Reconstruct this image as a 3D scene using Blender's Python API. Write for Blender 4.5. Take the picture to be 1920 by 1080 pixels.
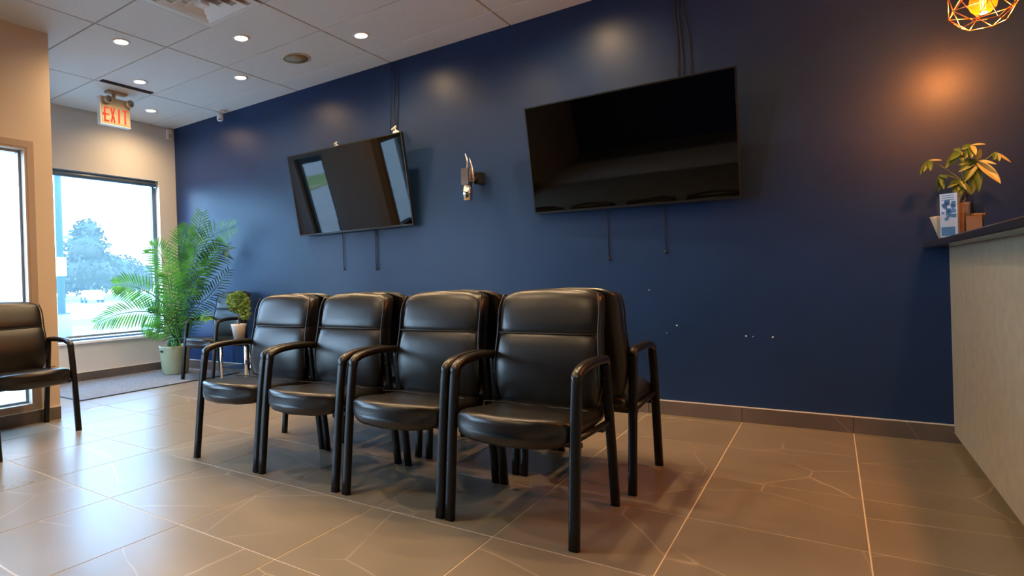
import bpy, bmesh, math, random
from mathutils import Vector, Matrix
random.seed(7)
PI = math.pi
S = bpy.context.scene
COL = S.collection
for o in list(bpy.data.objects): bpy.data.objects.remove(o)

# ------------------------------------------------------------------ camera
CAM_POS = Vector((0, 0, 0.9951))
YAW, PITCH, ROLL, FPX = -0.63716, -0.00352, -0.03209, 1110.06
fwd = Vector((math.sin(YAW)*math.cos(PITCH), math.cos(YAW)*math.cos(PITCH), math.sin(PITCH)))
rt = Vector((math.cos(YAW), -math.sin(YAW), 0)); up = rt.cross(fwd)
r2 = rt*math.cos(ROLL)+up*math.sin(ROLL); u2 = -rt*math.sin(ROLL)+up*math.cos(ROLL)
cd = bpy.data.cameras.new('camera'); cam = bpy.data.objects.new('camera', cd); COL.objects.link(cam)
cam.matrix_world = Matrix(((r2.x, u2.x, -fwd.x, 0), (r2.y, u2.y, -fwd.y, 0), (r2.z, u2.z, -fwd.z, CAM_POS.z), (0, 0, 0, 1)))
cd.sensor_width = 36; cd.sensor_fit = 'HORIZONTAL'; cd.lens = FPX/1920*36
cd.shift_x = 222.62/1920; cd.shift_y = -7.0/1920
cd.clip_start = 0.05; cd.clip_end = 600
S.camera = cam
def ray(x, y): return fwd + r2*((x-960+222.62)/FPX) + u2*((540-7.01-y)/FPX)
def at_y(x, y, Y): v = ray(x, y); return CAM_POS + v*(Y/v.y)
def at_x(x, y, X): v = ray(x, y); return CAM_POS + v*(X/v.x)
def at_z(x, y, Z): v = ray(x, y); return CAM_POS + v*((Z-CAM_POS.z)/v.z)

# ------------------------------------------------------------------ world, exposure
W = bpy.data.worlds.new('sky'); S.world = W; W.use_nodes = True
nt = W.node_tree; bg = nt.nodes['Background']
tc = nt.nodes.new('ShaderNodeTexCoord'); sp = nt.nodes.new('ShaderNodeSeparateXYZ'); cr = nt.nodes.new('ShaderNodeValToRGB')
nt.links.new(tc.outputs['Generated'], sp.inputs[0]); nt.links.new(sp.outputs['Z'], cr.inputs[0])
cr.color_ramp.elements[0].position = 0.0; cr.color_ramp.elements[0].color = (0.56, 0.79, 1.0, 1)
cr.color_ramp.elements[1].position = 0.9; cr.color_ramp.elements[1].color = (0.26, 0.55, 1.0, 1)
nt.links.new(cr.outputs[0], bg.inputs[0]); bg.inputs[1].default_value = 17.0
DOWN_W = 66.0      # watts per downlight
WARM = (1.0, 0.68, 0.36)
S.view_settings.view_transform = 'Standard'; S.view_settings.look = 'None'
S.view_settings.gamma = 1; S.view_settings.use_curve_mapping = False
S.view_settings.exposure = 0.32

# ------------------------------------------------------------------ materials
def new_mat(name):
    m = bpy.data.materials.new(name); m.use_nodes = True
    return m, m.node_tree, m.node_tree.nodes['Principled BSDF']
def mat(name, col, rough=0.5, metal=0.0, spec=0.5, noise=0, nscale=8, bump=0, bscale=200, bdist=0.002, coat=0, trans=0, ior=None):
    m, t, b = new_mat(name)
    b.inputs['Base Color'].default_value = (*col, 1); b.inputs['Roughness'].default_value = rough
    b.inputs['Metallic'].default_value = metal; b.inputs['Specular IOR Level'].default_value = spec
    b.inputs['Coat Weight'].default_value = coat
    b.inputs['Transmission Weight'].default_value = trans
    if ior: b.inputs['IOR'].default_value = ior
    tc = t.nodes.new('ShaderNodeTexCoord')
    if noise:
        n = t.nodes.new('ShaderNodeTexNoise'); n.inputs['Scale'].default_value = nscale; n.inputs['Detail'].default_value = 5
        r = t.nodes.new('ShaderNodeValToRGB')
        r.color_ramp.elements[0].color = (*[c*(1-noise) for c in col], 1); r.color_ramp.elements[0].position = 0.3
        r.color_ramp.elements[1].color = (*[min(1, c*(1+noise)) for c in col], 1); r.color_ramp.elements[1].position = 0.7
        t.links.new(tc.outputs['Object'], n.inputs['Vector']); t.links.new(n.outputs['Fac'], r.inputs[0]); t.links.new(r.outputs[0], b.inputs['Base Color'])
    if bump:
        n = t.nodes.new('ShaderNodeTexNoise'); n.inputs['Scale'].default_value = bscale; n.inputs['Detail'].default_value = 4
        bp = t.nodes.new('ShaderNodeBump'); bp.inputs['Strength'].default_value = bump; bp.inputs['Distance'].default_value = bdist
        t.links.new(tc.outputs['Object'], n.inputs['Vector']); t.links.new(n.outputs['Fac'], bp.inputs['Height']); t.links.new(bp.outputs[0], b.inputs['Normal'])
    return m
def emit(name, col, s):
    m = bpy.data.materials.new(name); m.use_nodes = True; t = m.node_tree; t.nodes.clear()
    e = t.nodes.new('ShaderNodeEmission'); o = t.nodes.new('ShaderNodeOutputMaterial')
    e.inputs[0].default_value = (*col, 1); e.inputs[1].default_value = s; t.links.new(e.outputs[0], o.inputs[0]); return m
def clear(name, tint, refl, rough=0.02, extra=None, tw=0.0):
    """thin see-through sheet: transparent + fresnel gloss (+ some translucent cloth)"""
    m = bpy.data.materials.new(name); m.use_nodes = True; t = m.node_tree; t.nodes.clear()
    tr = t.nodes.new('ShaderNodeBsdfTransparent'); tr.inputs[0].default_value = (*tint, 1)
    gl = t.nodes.new('ShaderNodeBsdfGlossy'); gl.inputs['Roughness'].default_value = rough
    lw = t.nodes.new('ShaderNodeLayerWeight'); lw.inputs[0].default_value = .5
    pw_ = t.nodes.new('ShaderNodeMath'); pw_.operation = 'POWER'; pw_.inputs[1].default_value = 4.0; t.links.new(lw.outputs['Facing'], pw_.inputs[0])
    fr = t.nodes.new('ShaderNodeMath'); fr.operation = 'MULTIPLY_ADD'; fr.inputs[1].default_value = .75; fr.inputs[2].default_value = .05 if refl > .5 else .02; t.links.new(pw_.outputs[0], fr.inputs[0])
    mx = t.nodes.new('ShaderNodeMixShader'); mu = t.nodes.new('ShaderNodeMath'); mu.operation = 'MULTIPLY'; mu.inputs[1].default_value = refl
    o = t.nodes.new('ShaderNodeOutputMaterial')
    t.links.new(fr.outputs[0], mu.inputs[0]); t.links.new(mu.outputs[0], mx.inputs[0]); t.links.new(tr.outputs[0], mx.inputs[1]); t.links.new(gl.outputs[0], mx.inputs[2])
    last = mx
    if extra:
        tl = t.nodes.new('ShaderNodeBsdfTranslucent'); tl.inputs[0].default_value = (*extra, 1)
        m2 = t.nodes.new('ShaderNodeMixShader'); m2.inputs[0].default_value = tw
        t.links.new(mx.outputs[0], m2.inputs[1]); t.links.new(tl.outputs[0], m2.inputs[2]); last = m2
    t.links.new(last.outputs[0], o.inputs[0]); return m

def stone(name, base, dark, vein, rough, vs=1.25, vamt=0.6):
    m, t, b = new_mat(name); L = t.links; b.inputs['Specular IOR Level'].default_value = .65
    geo = t.nodes.new('ShaderNodeNewGeometry'); oi = t.nodes.new('ShaderNodeObjectInfo')
    # every tile gets its own cut of the slab
    mul = t.nodes.new('ShaderNodeVectorMath'); mul.operation = 'SCALE'; mul.inputs['Scale'].default_value = 37.0
    comb = t.nodes.new('ShaderNodeCombineXYZ'); L.new(oi.outputs['Random'], comb.inputs[0]); L.new(oi.outputs['Random'], comb.inputs[1])
    L.new(comb.outputs[0], mul.inputs[0])
    add = t.nodes.new('ShaderNodeVectorMath'); add.operation = 'ADD'; L.new(geo.outputs['Position'], add.inputs[0]); L.new(mul.outputs[0], add.inputs[1])
    n0 = t.nodes.new('ShaderNodeTexNoise'); n0.inputs['Scale'].default_value = 3; n0.inputs['Detail'].default_value = 3; L.new(add.outputs[0], n0.inputs['Vector'])
    sc = t.nodes.new('ShaderNodeVectorMath'); sc.operation = 'SCALE'; sc.inputs['Scale'].default_value = 0.05; L.new(n0.outputs['Color'], sc.inputs[0])
    a2 = t.nodes.new('ShaderNodeVectorMath'); a2.operation = 'ADD'; L.new(add.outputs[0], a2.inputs[0]); L.new(sc.outputs[0], a2.inputs[1])
    vo = t.nodes.new('ShaderNodeTexVoronoi'); vo.feature = 'DISTANCE_TO_EDGE'; vo.inputs['Scale'].default_value = vs; L.new(a2.outputs[0], vo.inputs['Vector'])
    vr = t.nodes.new('ShaderNodeValToRGB'); vr.color_ramp.elements[0].color = (1, 1, 1, 1); vr.color_ramp.elements[0].position = 0.0
    vr.color_ramp.elements[1].color = (0, 0, 0, 1); vr.color_ramp.elements[1].position = 0.0055; L.new(vo.outputs['Distance'], vr.inputs[0])
    nm = t.nodes.new('ShaderNodeTexNoise'); nm.inputs['Scale'].default_value = 1.6; L.new(a2.outputs[0], nm.inputs['Vector'])
    nr = t.nodes.new('ShaderNodeValToRGB'); nr.color_ramp.elements[0].position = 0.38; nr.color_ramp.elements[1].position = 0.52; L.new(nm.outputs['Fac'], nr.inputs[0])
    vm = t.nodes.new('ShaderNodeMath'); vm.operation = 'MULTIPLY'; L.new(vr.outputs[0], vm.inputs[0]); L.new(nr.outputs[0], vm.inputs[1])
    v2 = t.nodes.new('ShaderNodeMath'); v2.operation = 'MULTIPLY'; v2.inputs[1].default_value = vamt; L.new(vm.outputs[0], v2.inputs[0])
    cn = t.nodes.new('ShaderNodeTexNoise'); cn.inputs['Scale'].default_value = 2.3; cn.inputs['Detail'].default_value = 7; cn.inputs['Roughness'].default_value = .5; L.new(add.outputs[0], cn.inputs['Vector'])
    cc = t.nodes.new('ShaderNodeValToRGB'); cc.color_ramp.elements[0].color = (*dark, 1); cc.color_ramp.elements[0].position = 0.3
    cc.color_ramp.elements[1].color = (*base, 1); cc.color_ramp.elements[1].position = 0.7; L.new(cn.outputs['Fac'], cc.inputs[0])
    mx = t.nodes.new('ShaderNodeMix'); mx.data_type = 'RGBA'; L.new(v2.outputs[0], mx.inputs[0]); L.new(cc.outputs[0], mx.inputs[6]); mx.inputs[7].default_value = (*vein, 1)
    L.new(mx.outputs[2], b.inputs['Base Color'])
    rr = t.nodes.new('ShaderNodeMapRange'); rr.inputs['To Min'].default_value = rough-.05; rr.inputs['To Max'].default_value = rough+.07
    L.new(cn.outputs['Fac'], rr.inputs[0]); L.new(rr.outputs[0], b.inputs['Roughness'])
    bp = t.nodes.new('ShaderNodeBump'); bp.inputs['Strength'].default_value = .08; bp.inputs['Distance'].default_value = .003
    L.new(cn.outputs['Fac'], bp.inputs['Height']); L.new(bp.outputs[0], b.inputs['Normal'])
    return m

M = {}
M['tile'] = stone('floor_stone', (0.255, 0.208, 0.142), (0.205, 0.166, 0.112), (0.60, 0.48, 0.36), 0.29, 1.5)
M['skirt'] = stone('skirting_stone', (0.16, 0.13, 0.11), (0.10, 0.08, 0.068), (0.34, 0.29, 0.25), 0.35, 2.2)
M['grout'] = mat('grout', (0.62, 0.52, 0.40), 0.8, bump=.3)
M['navy'] = mat('navy_paint', (0.0115, 0.036, 0.108), 0.37, spec=.32, noise=.08, nscale=3, bump=.12, bscale=60, bdist=.002)
M['offwhite'] = mat('offwhite_paint', (0.62, 0.59, 0.55), 0.55, bump=.1, bscale=90)
M['tan'] = mat('tan_paint', (0.66, 0.53, 0.40), 0.5, bump=.1, bscale=90)
M['panel'] = mat('ceiling_panel_board', (0.72, 0.71, 0.68), 0.85, noise=.05, nscale=150, bump=.6, bscale=260, bdist=.004)
M['grid'] = mat('ceiling_grid_metal', (0.42, 0.42, 0.41), 0.5)
M['whiteplastic'] = mat('white_plastic', (0.78, 0.76, 0.72), 0.4)
M['cream'] = mat('cream_plastic', (0.52, 0.45, 0.31), 0.45, noise=.05)
M['beigeplastic'] = mat('speaker_grille_metal', (0.36, 0.33, 0.22), 0.7, bump=.5, bscale=500)
M['whiteedge'] = mat('skirting_edge_metal', (0.80, 0.76, 0.68), 0.35, metal=.2)
M['leather'] = mat('black_leather', (0.009, 0.008, 0.0065), 0.33, spec=.62, noise=.15, nscale=25, bump=.35, bscale=230, bdist=.0012)
M['metalblack'] = mat('black_powder_coat', (0.006, 0.0055, 0.005), 0.38, spec=.3, bump=.05)
M['armblack'] = mat('black_armrest_foam', (0.010, 0.009, 0.008), 0.30, spec=.5, bump=.08)
M['piping'] = mat('seam_thread', (0.008, 0.008, 0.008), 0.6)
M['screen'] = mat('tv_screen_glass', (0.0004, 0.0004, 0.0005), 0.03, spec=.42, bump=0)
M['bezel'] = mat('tv_bezel', (0.010, 0.010, 0.011), 0.3)
M['tvback'] = mat('tv_back_shell', (0.02, 0.02, 0.022), 0.5)
M['cord'] = mat('black_cord', (0.012, 0.012, 0.014), 0.5)
M['chrome'] = mat('chrome', (0.78, 0.76, 0.72), 0.14, metal=1)
M['glass'] = clear('window_glass', (0.97, 0.985, 1.0), 0.8)
M['shade'] = clear('roller_shade_mesh', (0.62, 0.70, 0.74), 0.1, .3, extra=(0.70, 0.90, 1.0), tw=0.045)
M['acrylic'] = clear('clear_acrylic', (0.93, 0.93, 0.92), .30)
M['alu'] = mat('aluminium_frame', (0.30, 0.33, 0.36), 0.35, metal=.6)
M['bluealu'] = mat('anodised_frame', (0.10, 0.14, 0.18), 0.4, metal=.3)
M['trimtan'] = mat('brown_window_trim', (0.42, 0.31, 0.23), 0.5)
M['reveal'] = mat('white_reveal', (0.80, 0.82, 0.84), 0.45)
M['mat'] = mat('entry_mat_fibre', (0.19, 0.18, 0.17), 0.95, noise=.25, nscale=40, bump=.8, bscale=300, bdist=.004)
M['rubber'] = mat('mat_rubber_edge', (0.05, 0.055, 0.06), 0.6)
M['counter'] = mat('taupe_laminate', (0.36, 0.30, 0.205), 0.42, noise=.12, nscale=14, bump=.15, bscale=120)
M['granite'] = mat('dark_granite', (0.022, 0.017, 0.014), 0.22, noise=.5, nscale=160)
M['kick'] = mat('toe_kick', (0.02, 0.018, 0.016), 0.5)
M['potolive'] = mat('olive_pot_glaze', (0.30, 0.31, 0.19), 0.45, noise=.08)
M['potwhite'] = mat('white_pot', (0.80, 0.77, 0.72), 0.4)
M['potbeige'] = mat('beige_pot', (0.50, 0.44, 0.33), 0.5, noise=.05)
M['soil'] = mat('potting_soil', (0.03, 0.02, 0.013), 0.95, noise=.4, nscale=60, bump=1, bscale=80, bdist=.01)
def leafmat(name, a, b2, tw=.35):
    m, t, b = new_mat(name); oi = t.nodes.new('ShaderNodeTexCoord'); n = t.nodes.new('ShaderNodeTexNoise'); n.inputs['Scale'].default_value = 9
    r = t.nodes.new('ShaderNodeValToRGB'); r.color_ramp.elements[0].color = (*a, 1); r.color_ramp.elements[1].color = (*b2, 1)
    r.color_ramp.elements[0].position = .35; r.color_ramp.elements[1].position = .65
    t.links.new(oi.outputs['Object'], n.inputs['Vector']); t.links.new(n.outputs['Fac'], r.inputs[0]); t.links.new(r.outputs[0], b.inputs['Base Color'])
    b.inputs['Roughness'].default_value = .42
    tl = t.nodes.new('ShaderNodeBsdfTranslucent'); t.links.new(r.outputs[0], tl.inputs[0]); mx = t.nodes.new('ShaderNodeMixShader'); mx.inputs[0].default_value = tw
    o = t.nodes['Material Output']; t.links.new(b.outputs[0], mx.inputs[1]); t.links.new(tl.outputs[0], mx.inputs[2]); t.links.new(mx.outputs[0], o.inputs[0]); return m
M['palm'] = leafmat('palm_leaf', (0.045, 0.20, 0.03), (0.15, 0.42, 0.06))
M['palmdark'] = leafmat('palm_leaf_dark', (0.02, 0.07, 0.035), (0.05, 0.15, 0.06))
M['stalk'] = mat('palm_stalk', (0.17, 0.26, 0.06), 0.5)
M['topleaf'] = leafmat('topiary_leaf', (0.06, 0.16, 0.02), (0.36, 0.50, 0.14))
M['bark'] = mat('thin_bark', (0.20, 0.15, 0.09), 0.8, noise=.2)
M['mtleaf'] = leafmat('money_tree_leaf', (0.035, 0.10, 0.022), (0.08, 0.17, 0.045), .15)
M['mtyellow'] = leafmat('pale_leaf', (0.34, 0.33, 0.12), (0.46, 0.44, 0.20), .15)
M['gold'] = mat('brushed_gold_wire', (0.80, 0.48, 0.20), 0.3, metal=1)
M['amber'] = clear('amber_bulb_glass', (1.0, 0.42, 0.06), 1.0, .03, extra=(1.0, .28, .02), tw=.12)
M['filament'] = emit('filament', (1.0, 0.62, 0.22), 60)
M['lampdisc'] = emit('downlight_lens', (1.0, 0.93, 0.80), 6)
M['exitred'] = emit('exit_letters', (1.0, 0.10, 0.05), .75)
M['lens'] = mat('lamp_head_lens', (0.25, 0.25, 0.25), 0.1, metal=.7)
M['dark'] = mat('dark_opening', (0.015, 0.015, 0.016), 0.7)
M['brocblue'] = mat('brochure_blue_ink', (0.05, 0.20, 0.50), 0.4)
M['brocpaper'] = mat('brochure_paper', (0.45, 0.66, 0.95), 0.4)
M['browncard'] = mat('brown_card', (0.35, 0.22, 0.13), 0.5)
M['asphalt'] = mat('pale_pavement', (0.40, 0.34, 0.29), 0.85, noise=.1, nscale=.5)
M['grass'] = mat('grass', (0.22, 0.24, 0.05), 0.9, noise=.3, nscale=2)
M['kerb'] = mat('kerb_yellow', (0.45, 0.38, 0.16), 0.8)
M['concrete'] = mat('concrete', (0.35, 0.34, 0.31), 0.8, noise=.1)
M['poleblue'] = mat('painted_pole', (0.02, 0.07, 0.08), 0.5)
M['tree'] = leafmat('tree_leaf', (0.050, 0.048, 0.016), (0.11, 0.088, 0.030), .2)
M['carwhite'] = mat('car_paint', (0.6, 0.6, 0.6), 0.3)
M['carglass'] = mat('car_glass', (0.02, 0.03, 0.04), 0.1)
M['tyre'] = mat('tyre', (0.02, 0.02, 0.02), 0.8)

# ------------------------------------------------------------------ mesh helpers
class MB:
    def __init__(s): s.v = []; s.f = []; s.smooth = []
    def add(s, vs, fs, sm=False):
        b = len(s.v); s.v += [tuple(v) for v in vs]; s.f += [tuple(b+i for i in f) for f in fs]; s.smooth += [sm]*len(fs); return s
    def box(s, a, b):
        (x0, y0, z0), (x1, y1, z1) = a, b
        return s.add([(x0,y0,z0),(x1,y0,z0),(x1,y1,z0),(x0,y1,z0),(x0,y0,z1),(x1,y0,z1),(x1,y1,z1),(x0,y1,z1)],
                     [(0,3,2,1),(4,5,6,7),(0,1,5,4),(1,2,6,5),(2,3,7,6),(3,0,4,7)])
    def bbox(s, a, b, c=0.002):
        """box with chamfered edges on the +z rim"""
        (x0, y0, z0), (x1, y1, z1) = a, b
        vs = [(x0,y0,z0),(x1,y0,z0),(x1,y1,z0),(x0,y1,z0),(x0,y0,z1-c),(x1,y0,z1-c),(x1,y1,z1-c),(x0,y1,z1-c),(x0+c,y0+c,z1),(x1-c,y0+c,z1),(x1-c,y1-c,z1),(x0+c,y1-c,z1)]
        fs = [(0,3,2,1),(8,9,10,11)]
        for i in range(4):
            j = (i+1) % 4; fs += [(i,j,4+j,4+i),(4+i,4+j,8+j,8+i)]
        return s.add(vs, fs)
    def rings(s, rings, cap=True, closed=True, sm=True):
        n = len(rings[0]); vs = [p for r in rings for p in r]; fs = []
        for k in range(len(rings)-1):
            for i in range(n if closed else n-1):
                j = (i+1) % n; fs.append((k*n+i, k*n+j, (k+1)*n+j, (k+1)*n+i))
        if cap: fs += [tuple(reversed(range(n))), tuple((len(rings)-1)*n+i for i in range(n))]
        return s.add(vs, fs, sm)
    def tube(s, pts, r, n=8, r2=None, prof=None, sm=True, refup=None):
        pts = [Vector(p) for p in pts]; rings = []; prev = None
        for i, p in enumerate(pts):
            d = (pts[min(i+1, len(pts)-1)]-pts[max(i-1, 0)]).normalized()
            if prev is None:
                a = Vector(refup) if refup else (Vector((0, 0, 1)) if abs(d.z) < .9 else Vector((1, 0, 0)))
                a = (a-d*a.dot(d)).normalized()
            else: a = (prev-d*prev.dot(d)).normalized()
            prev = a; b = d.cross(a)
            rr = r if not isinstance(r, (list, tuple)) else r[i]
            rb = rr if r2 is None else (r2 if not isinstance(r2, (list, tuple)) else r2[i])
            ring = []
            for k in range(n):
                t = 2*PI*(k+.5)/n; c, q = math.cos(t), math.sin(t)
                if prof: e = prof; c = math.copysign(abs(c)**e, c); q = math.copysign(abs(q)**e, q)
                ring.append(p+a*rr*c+b*rb*q)
            rings.append(ring)
        return s.rings(rings, sm=sm)
    def lathe(s, prof, c=(0, 0, 0), n=24, sm=True, capb=True, capt=True):
        rings = [[(c[0]+r*math.cos(2*PI*k/n), c[1]+r*math.sin(2*PI*k/n), c[2]+z) for k in range(n)] for r, z in prof]
        b = len(s.v); s.rings(rings, cap=False, sm=sm)
        if capb: s.f.append(tuple(b+i for i in reversed(range(n)))); s.smooth.append(False)
        if capt: s.f.append(tuple(b+(len(prof)-1)*n+i for i in range(n))); s.smooth.append(False)
        return s
    def mesh(s, name, m):
        me = bpy.data.meshes.new(name); me.from_pydata(s.v, [], s.f); me.materials.append(m)
        me.polygons.foreach_set('use_smooth', s.smooth); me.update(); return me
    def build(s, name, m, parent=None, loc=None):
        o = bpy.data.objects.new(name, s.mesh(name, m)); COL.objects.link(o)
        if parent: o.parent = parent
        if loc: o.location = loc
        return o
def tag(o, label=None, cat=None, group=None, kind=None):
    if label: o['label'] = label
    if cat: o['category'] = cat
    if group: o['group'] = group
    if kind: o['kind'] = kind
    return o
def struct(name, mb, m, label=None):
    o = mb.build(name, m); o['kind'] = 'structure'
    if label: o['label'] = label
    o['category'] = name.split('_')[0]
    return o
def empty(name, loc=(0, 0, 0), rz=0):
    o = bpy.data.objects.new(name, None); o.location = loc; o.rotation_euler = (0, 0, rz); o.empty_display_size = .1; COL.objects.link(o); return o
def share(name, me, parent, loc, rz=0):
    o = bpy.data.objects.new(name, me); COL.objects.link(o); o.parent = parent; o.location = loc; o.rotation_euler = (0, 0, rz); return o
def copy_tree(o, parent=None):
    c = o.copy(); COL.objects.link(c)
    if parent: c.parent = parent
    for ch in [x for x in list(bpy.data.objects) if x.parent == o]: copy_tree(ch, c)
    return c
def bez(pts, n):
    """Catmull-Rom through points"""
    P = [Vector(p) for p in pts]; P = [P[0]*2-P[1]]+P+[P[-1]*2-P[-2]]; out = []
    segs = len(P)-3
    for k in range(n+1):
        u = k/n*segs; i = min(int(u), segs-1); t = u-i; a, b, c, d = P[i:i+4]
        out.append(.5*((2*b)+(c-a)*t+(2*a-5*b+4*c-d)*t*t+(3*b-a-3*c+d)*t**3))
    return out

# ------------------------------------------------------------------ room dimensions
H = 3.062; YW = 4.492; XL = -6.757; XC = -4.95; YA = 2.19; YS = -3.6; XR = 4.0
P_, Q_ = 0.5801, 0.5881

# ---- floor: grout bed + one object per tile
fb = MB(); fb.box((XC-.15, YS-.15, -.10), (XR+.15, YW+.15, -.0015)); fb.box((XL-.15, YA-.15, -.10), (XC-.15, YW+.15, -.0015))
floor = struct('floor', fb, M['grout'], 'brown veined stone tile floor with pale joints')
g = .0026; tile_me = MB().bbox((-P_/2+g, -Q_/2+g, -.0015), (P_/2-g, Q_/2-g, 0), .0008).mesh('floor_tile', M['tile'])
Y1 = 2.0434; X0 = .0849
def cut_tile(x0, x1, y0, y1):
    return MB().bbox((x0+g, y0+g, -.0015), (x1-g, y1-g, 0), .0008)
for i in range(-8, 13):
    for j in range(-6, 11):
        x1 = X0-i*P_; x0 = x1-P_; y0 = Y1+(j-0)*Q_-0; y1 = y0+Q_
        cx0, cx1, cy0, cy1 = max(x0, XL), min(x1, XR), max(y0, -2.7), min(y1, YW)
        if cx1-cx0 < .02 or cy1-cy0 < .02: continue
        if cx0 >= XC-.001 or cy0 >= YA-.001: pass
        elif cy1 > YA+.02 and cx1 <= XC+.02: cy0 = YA
        elif cx1 > XC+.02 and cy1 <= YA+.02: cx0 = XC
        elif cx1 > XC+.02: pass
        else: continue
        full = abs(cx1-cx0-P_) < 1e-4 and abs(cy1-cy0-Q_) < 1e-4
        if full: share('floor_tile', tile_me, floor, ((cx0+cx1)/2, (cy0+cy1)/2, 0))
        else: cut_tile(cx0, cx1, cy0, cy1).build('floor_tile', M['tile'], floor)
# (floor behind the viewer, out of sight: plain slab at the same level)
struct('trim_9', MB().box((XC, YS, -.0014), (XR, -2.7, 0)), M['tile'])

# ---- ceiling: slab, panels one by one
cb = MB(); cb.box((XC-.15, YS-.15, H), (XR+.15, YW+.15, H+.12)); cb.box((XL-.15, YA-.15, H), (XC-.15, YW+.15, H+.12))
ceil = struct('ceiling', cb, M['grid'], 'suspended ceiling of white textured lay-in panels')
XA, YL = -4.4922, 4.1625; pw, ph = 1.22, .61; cg = .0065
DIFF = (XA+pw/2-.0, YL-3*ph)   # diffuser bay lower corner region, x from XA+.61, y from YL-3*.61..YL-2*.61
panel_me = MB().bbox((-pw/2+cg, -ph/2+cg, -.0), (pw/2-cg, ph/2-cg, .010), .003).mesh('ceiling_panel', M['panel'])
for v in panel_me.vertices: v.co.z = -v.co.z
panel_me.flip_normals(); panel_me.update()
for i in range(-2, 8):
    for j in range(0, 14):
        x0 = XA+pw*i; x1 = x0+pw; y1 = YL+ph-ph*j; y0 = y1-ph
        if i == 0 and j == 3: x1 = XA+.61                     # the air diffuser takes half of this bay
        cx0, cx1, cy0, cy1 = max(x0, XL), min(x1, XR), max(y0, YS), min(y1, YW)
        if cx1-cx0 < .03 or cy1-cy0 < .03: continue
        if cx1 <= XC+.02 and cy1 <= YA+.02: continue
        if cx0 < XC-.02 and cy0 < YA-.02:
            if cy1 > YA+.02 and cx1 <= XC+.02: cy0 = YA
            elif cy1 <= YA+.02: cx0 = XC
        if abs(cx1-cx0-pw) < 1e-4 and abs(cy1-cy0-ph) < 1e-4: share('ceiling_panel', panel_me, ceil, ((cx0+cx1)/2, (cy0+cy1)/2, H))
        else:
            q = MB().bbox((cx0+cg, cy0+cg, -.0), (cx1-cg, cy1-cg, .010), .003); q.v = [(x, y, H-z) for x, y, z in q.v]; q.f = [tuple(reversed(f)) for f in q.f]
            q.build('ceiling_panel', M['panel'], ceil)
ZC = H-.010   # visible face of the panels

# ---- walls
def wall_with_hole(axis, pos0, pos1, a0, a1, holes, z1=H):
    """slab between pos0..pos1 on axis; spans a0..a1; holes=[(h0,h1,z0,z1)]"""
    mb = MB(); cur = a0
    def bx(b0, b1, c0, c1):
        if b1-b0 < 1e-4 or c1-c0 < 1e-4: return
        if axis == 'x': mb.box((pos0, b0, c0), (pos1, b1, c1))
        else: mb.box((b0, pos0, c0), (b1, pos1, c1))
    for h0, h1, z0, zz in sorted(holes):
        bx(cur, h0, 0, z1); bx(h0, h1, 0, z0); bx(h0, h1, zz, z1); cur = h1
    bx(cur, a1, 0, z1); return mb
wall_back = struct('wall_back', MB().box((XL-.15, YW, 0), (XR+.15, YW+.15, H)), M['navy'], 'long navy blue painted wall')
struct('wall_end', wall_with_hole('x', XL-.15, XL, YA-.15, YW, [(2.42, 4.257, .42, 2.36)]), M['offwhite'], 'off-white end wall around the big shaded window')
struct('wall_left', wall_with_hole('x', XC-.15, XC, YS, YA, [(1.42, 2.0, .135, 2.12), (-1.0, .6, .135, 2.12)]), M['tan'], 'tan wall with tall narrow window at far left')
struct('wall_entry', wall_with_hole('y', YA-.15, YA, XL, XC-.15, [(-6.45, -5.88, 0, 2.12)]), M['offwhite'])
struct('wall_front', MB().box((XC-.15, YS-.15, 0), (XR+.15, YS, H)), M['navy'])
struct('wall_right', MB().box((XR, YS, 0), (XR+.15, YW, H)), M['navy'])

# ---- skirting made of stone tiles with a pale metal edge on top
def skirting(name, axis, pos, a0, a1, start, sgn, step=P_):
    hb = .096; th = .012
    o = MB()
    def B(b0, b1, z0, z1, t):
        p0, p1 = (pos, pos+sgn*t) if sgn > 0 else (pos+sgn*t, pos)
        q = MB()
        if axis == 'y': q.box((b0, p0, z0), (b1, p1, z1))
        else: q.box((p0, b0, z0), (p1, b1, z1))
        return q
    base = struct(name, B(a0, a1, hb, hb+.006, th+.001), M['whiteedge'], 'pale metal edge over dark stone skirting tiles')
    xs = [a0]; x = start
    while x < a1:
        if x > a0+.02: xs.append(x)
        x += step
    xs.append(a1)
    for b0, b1 in zip(xs[:-1], xs[1:]): B(b0+.0015, b1-.0015, .0005, hb, th).build('skirting_tile', M['skirt'], base)
    return base
skirting('baseboard_back', 'y', YW, XL+.012, XR, X0-12*P_, -1)
skirting('baseboard_end', 'x', XL, YA, YW-.012, Y1, 1, Q_)
skirting('baseboard_left', 'x', XC, -1.5, YA+.0, Y1-7*Q_, 1, Q_)

# ---- window_1: big end window with roller shade
wf = MB(); y0, y1, z0, z1 = 2.42, 4.257, .42, 2.36; fx0, fx1 = XL-.13, XL-.08
wf.box((fx0, y0, z0), (fx1, y1, z0+.05)); wf.box((fx0, y0, z1-.05), (fx1, y1, z1)); wf.box((fx0, y0, z0+.05), (fx1, y0+.055, z1-.05)); wf.box((fx0, y1-.055, z0+.05), (fx1, y1, z1-.05))
w1 = struct('window_1', wf, M['bluealu'], 'large window in the end wall with sheer roller shade')
MB().box((XL-.108, y0+.055, z0+.05), (XL-.102, y1-.055, z1-.05)).build('pane', M['glass'], w1)
rv = MB(); t = .004
rv.box((XL-.08, y1-t, z0+t), (XL+.001, y1-.0002, z1-t)); rv.box((XL-.08, y0+.0002, z0+t), (XL+.001, y0+t, z1-t)); rv.box((XL-.08, y0, z1-t), (XL+.001, y1, z1-.0002))
rv.build('reveal_lining', M['reveal'], w1)
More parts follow.
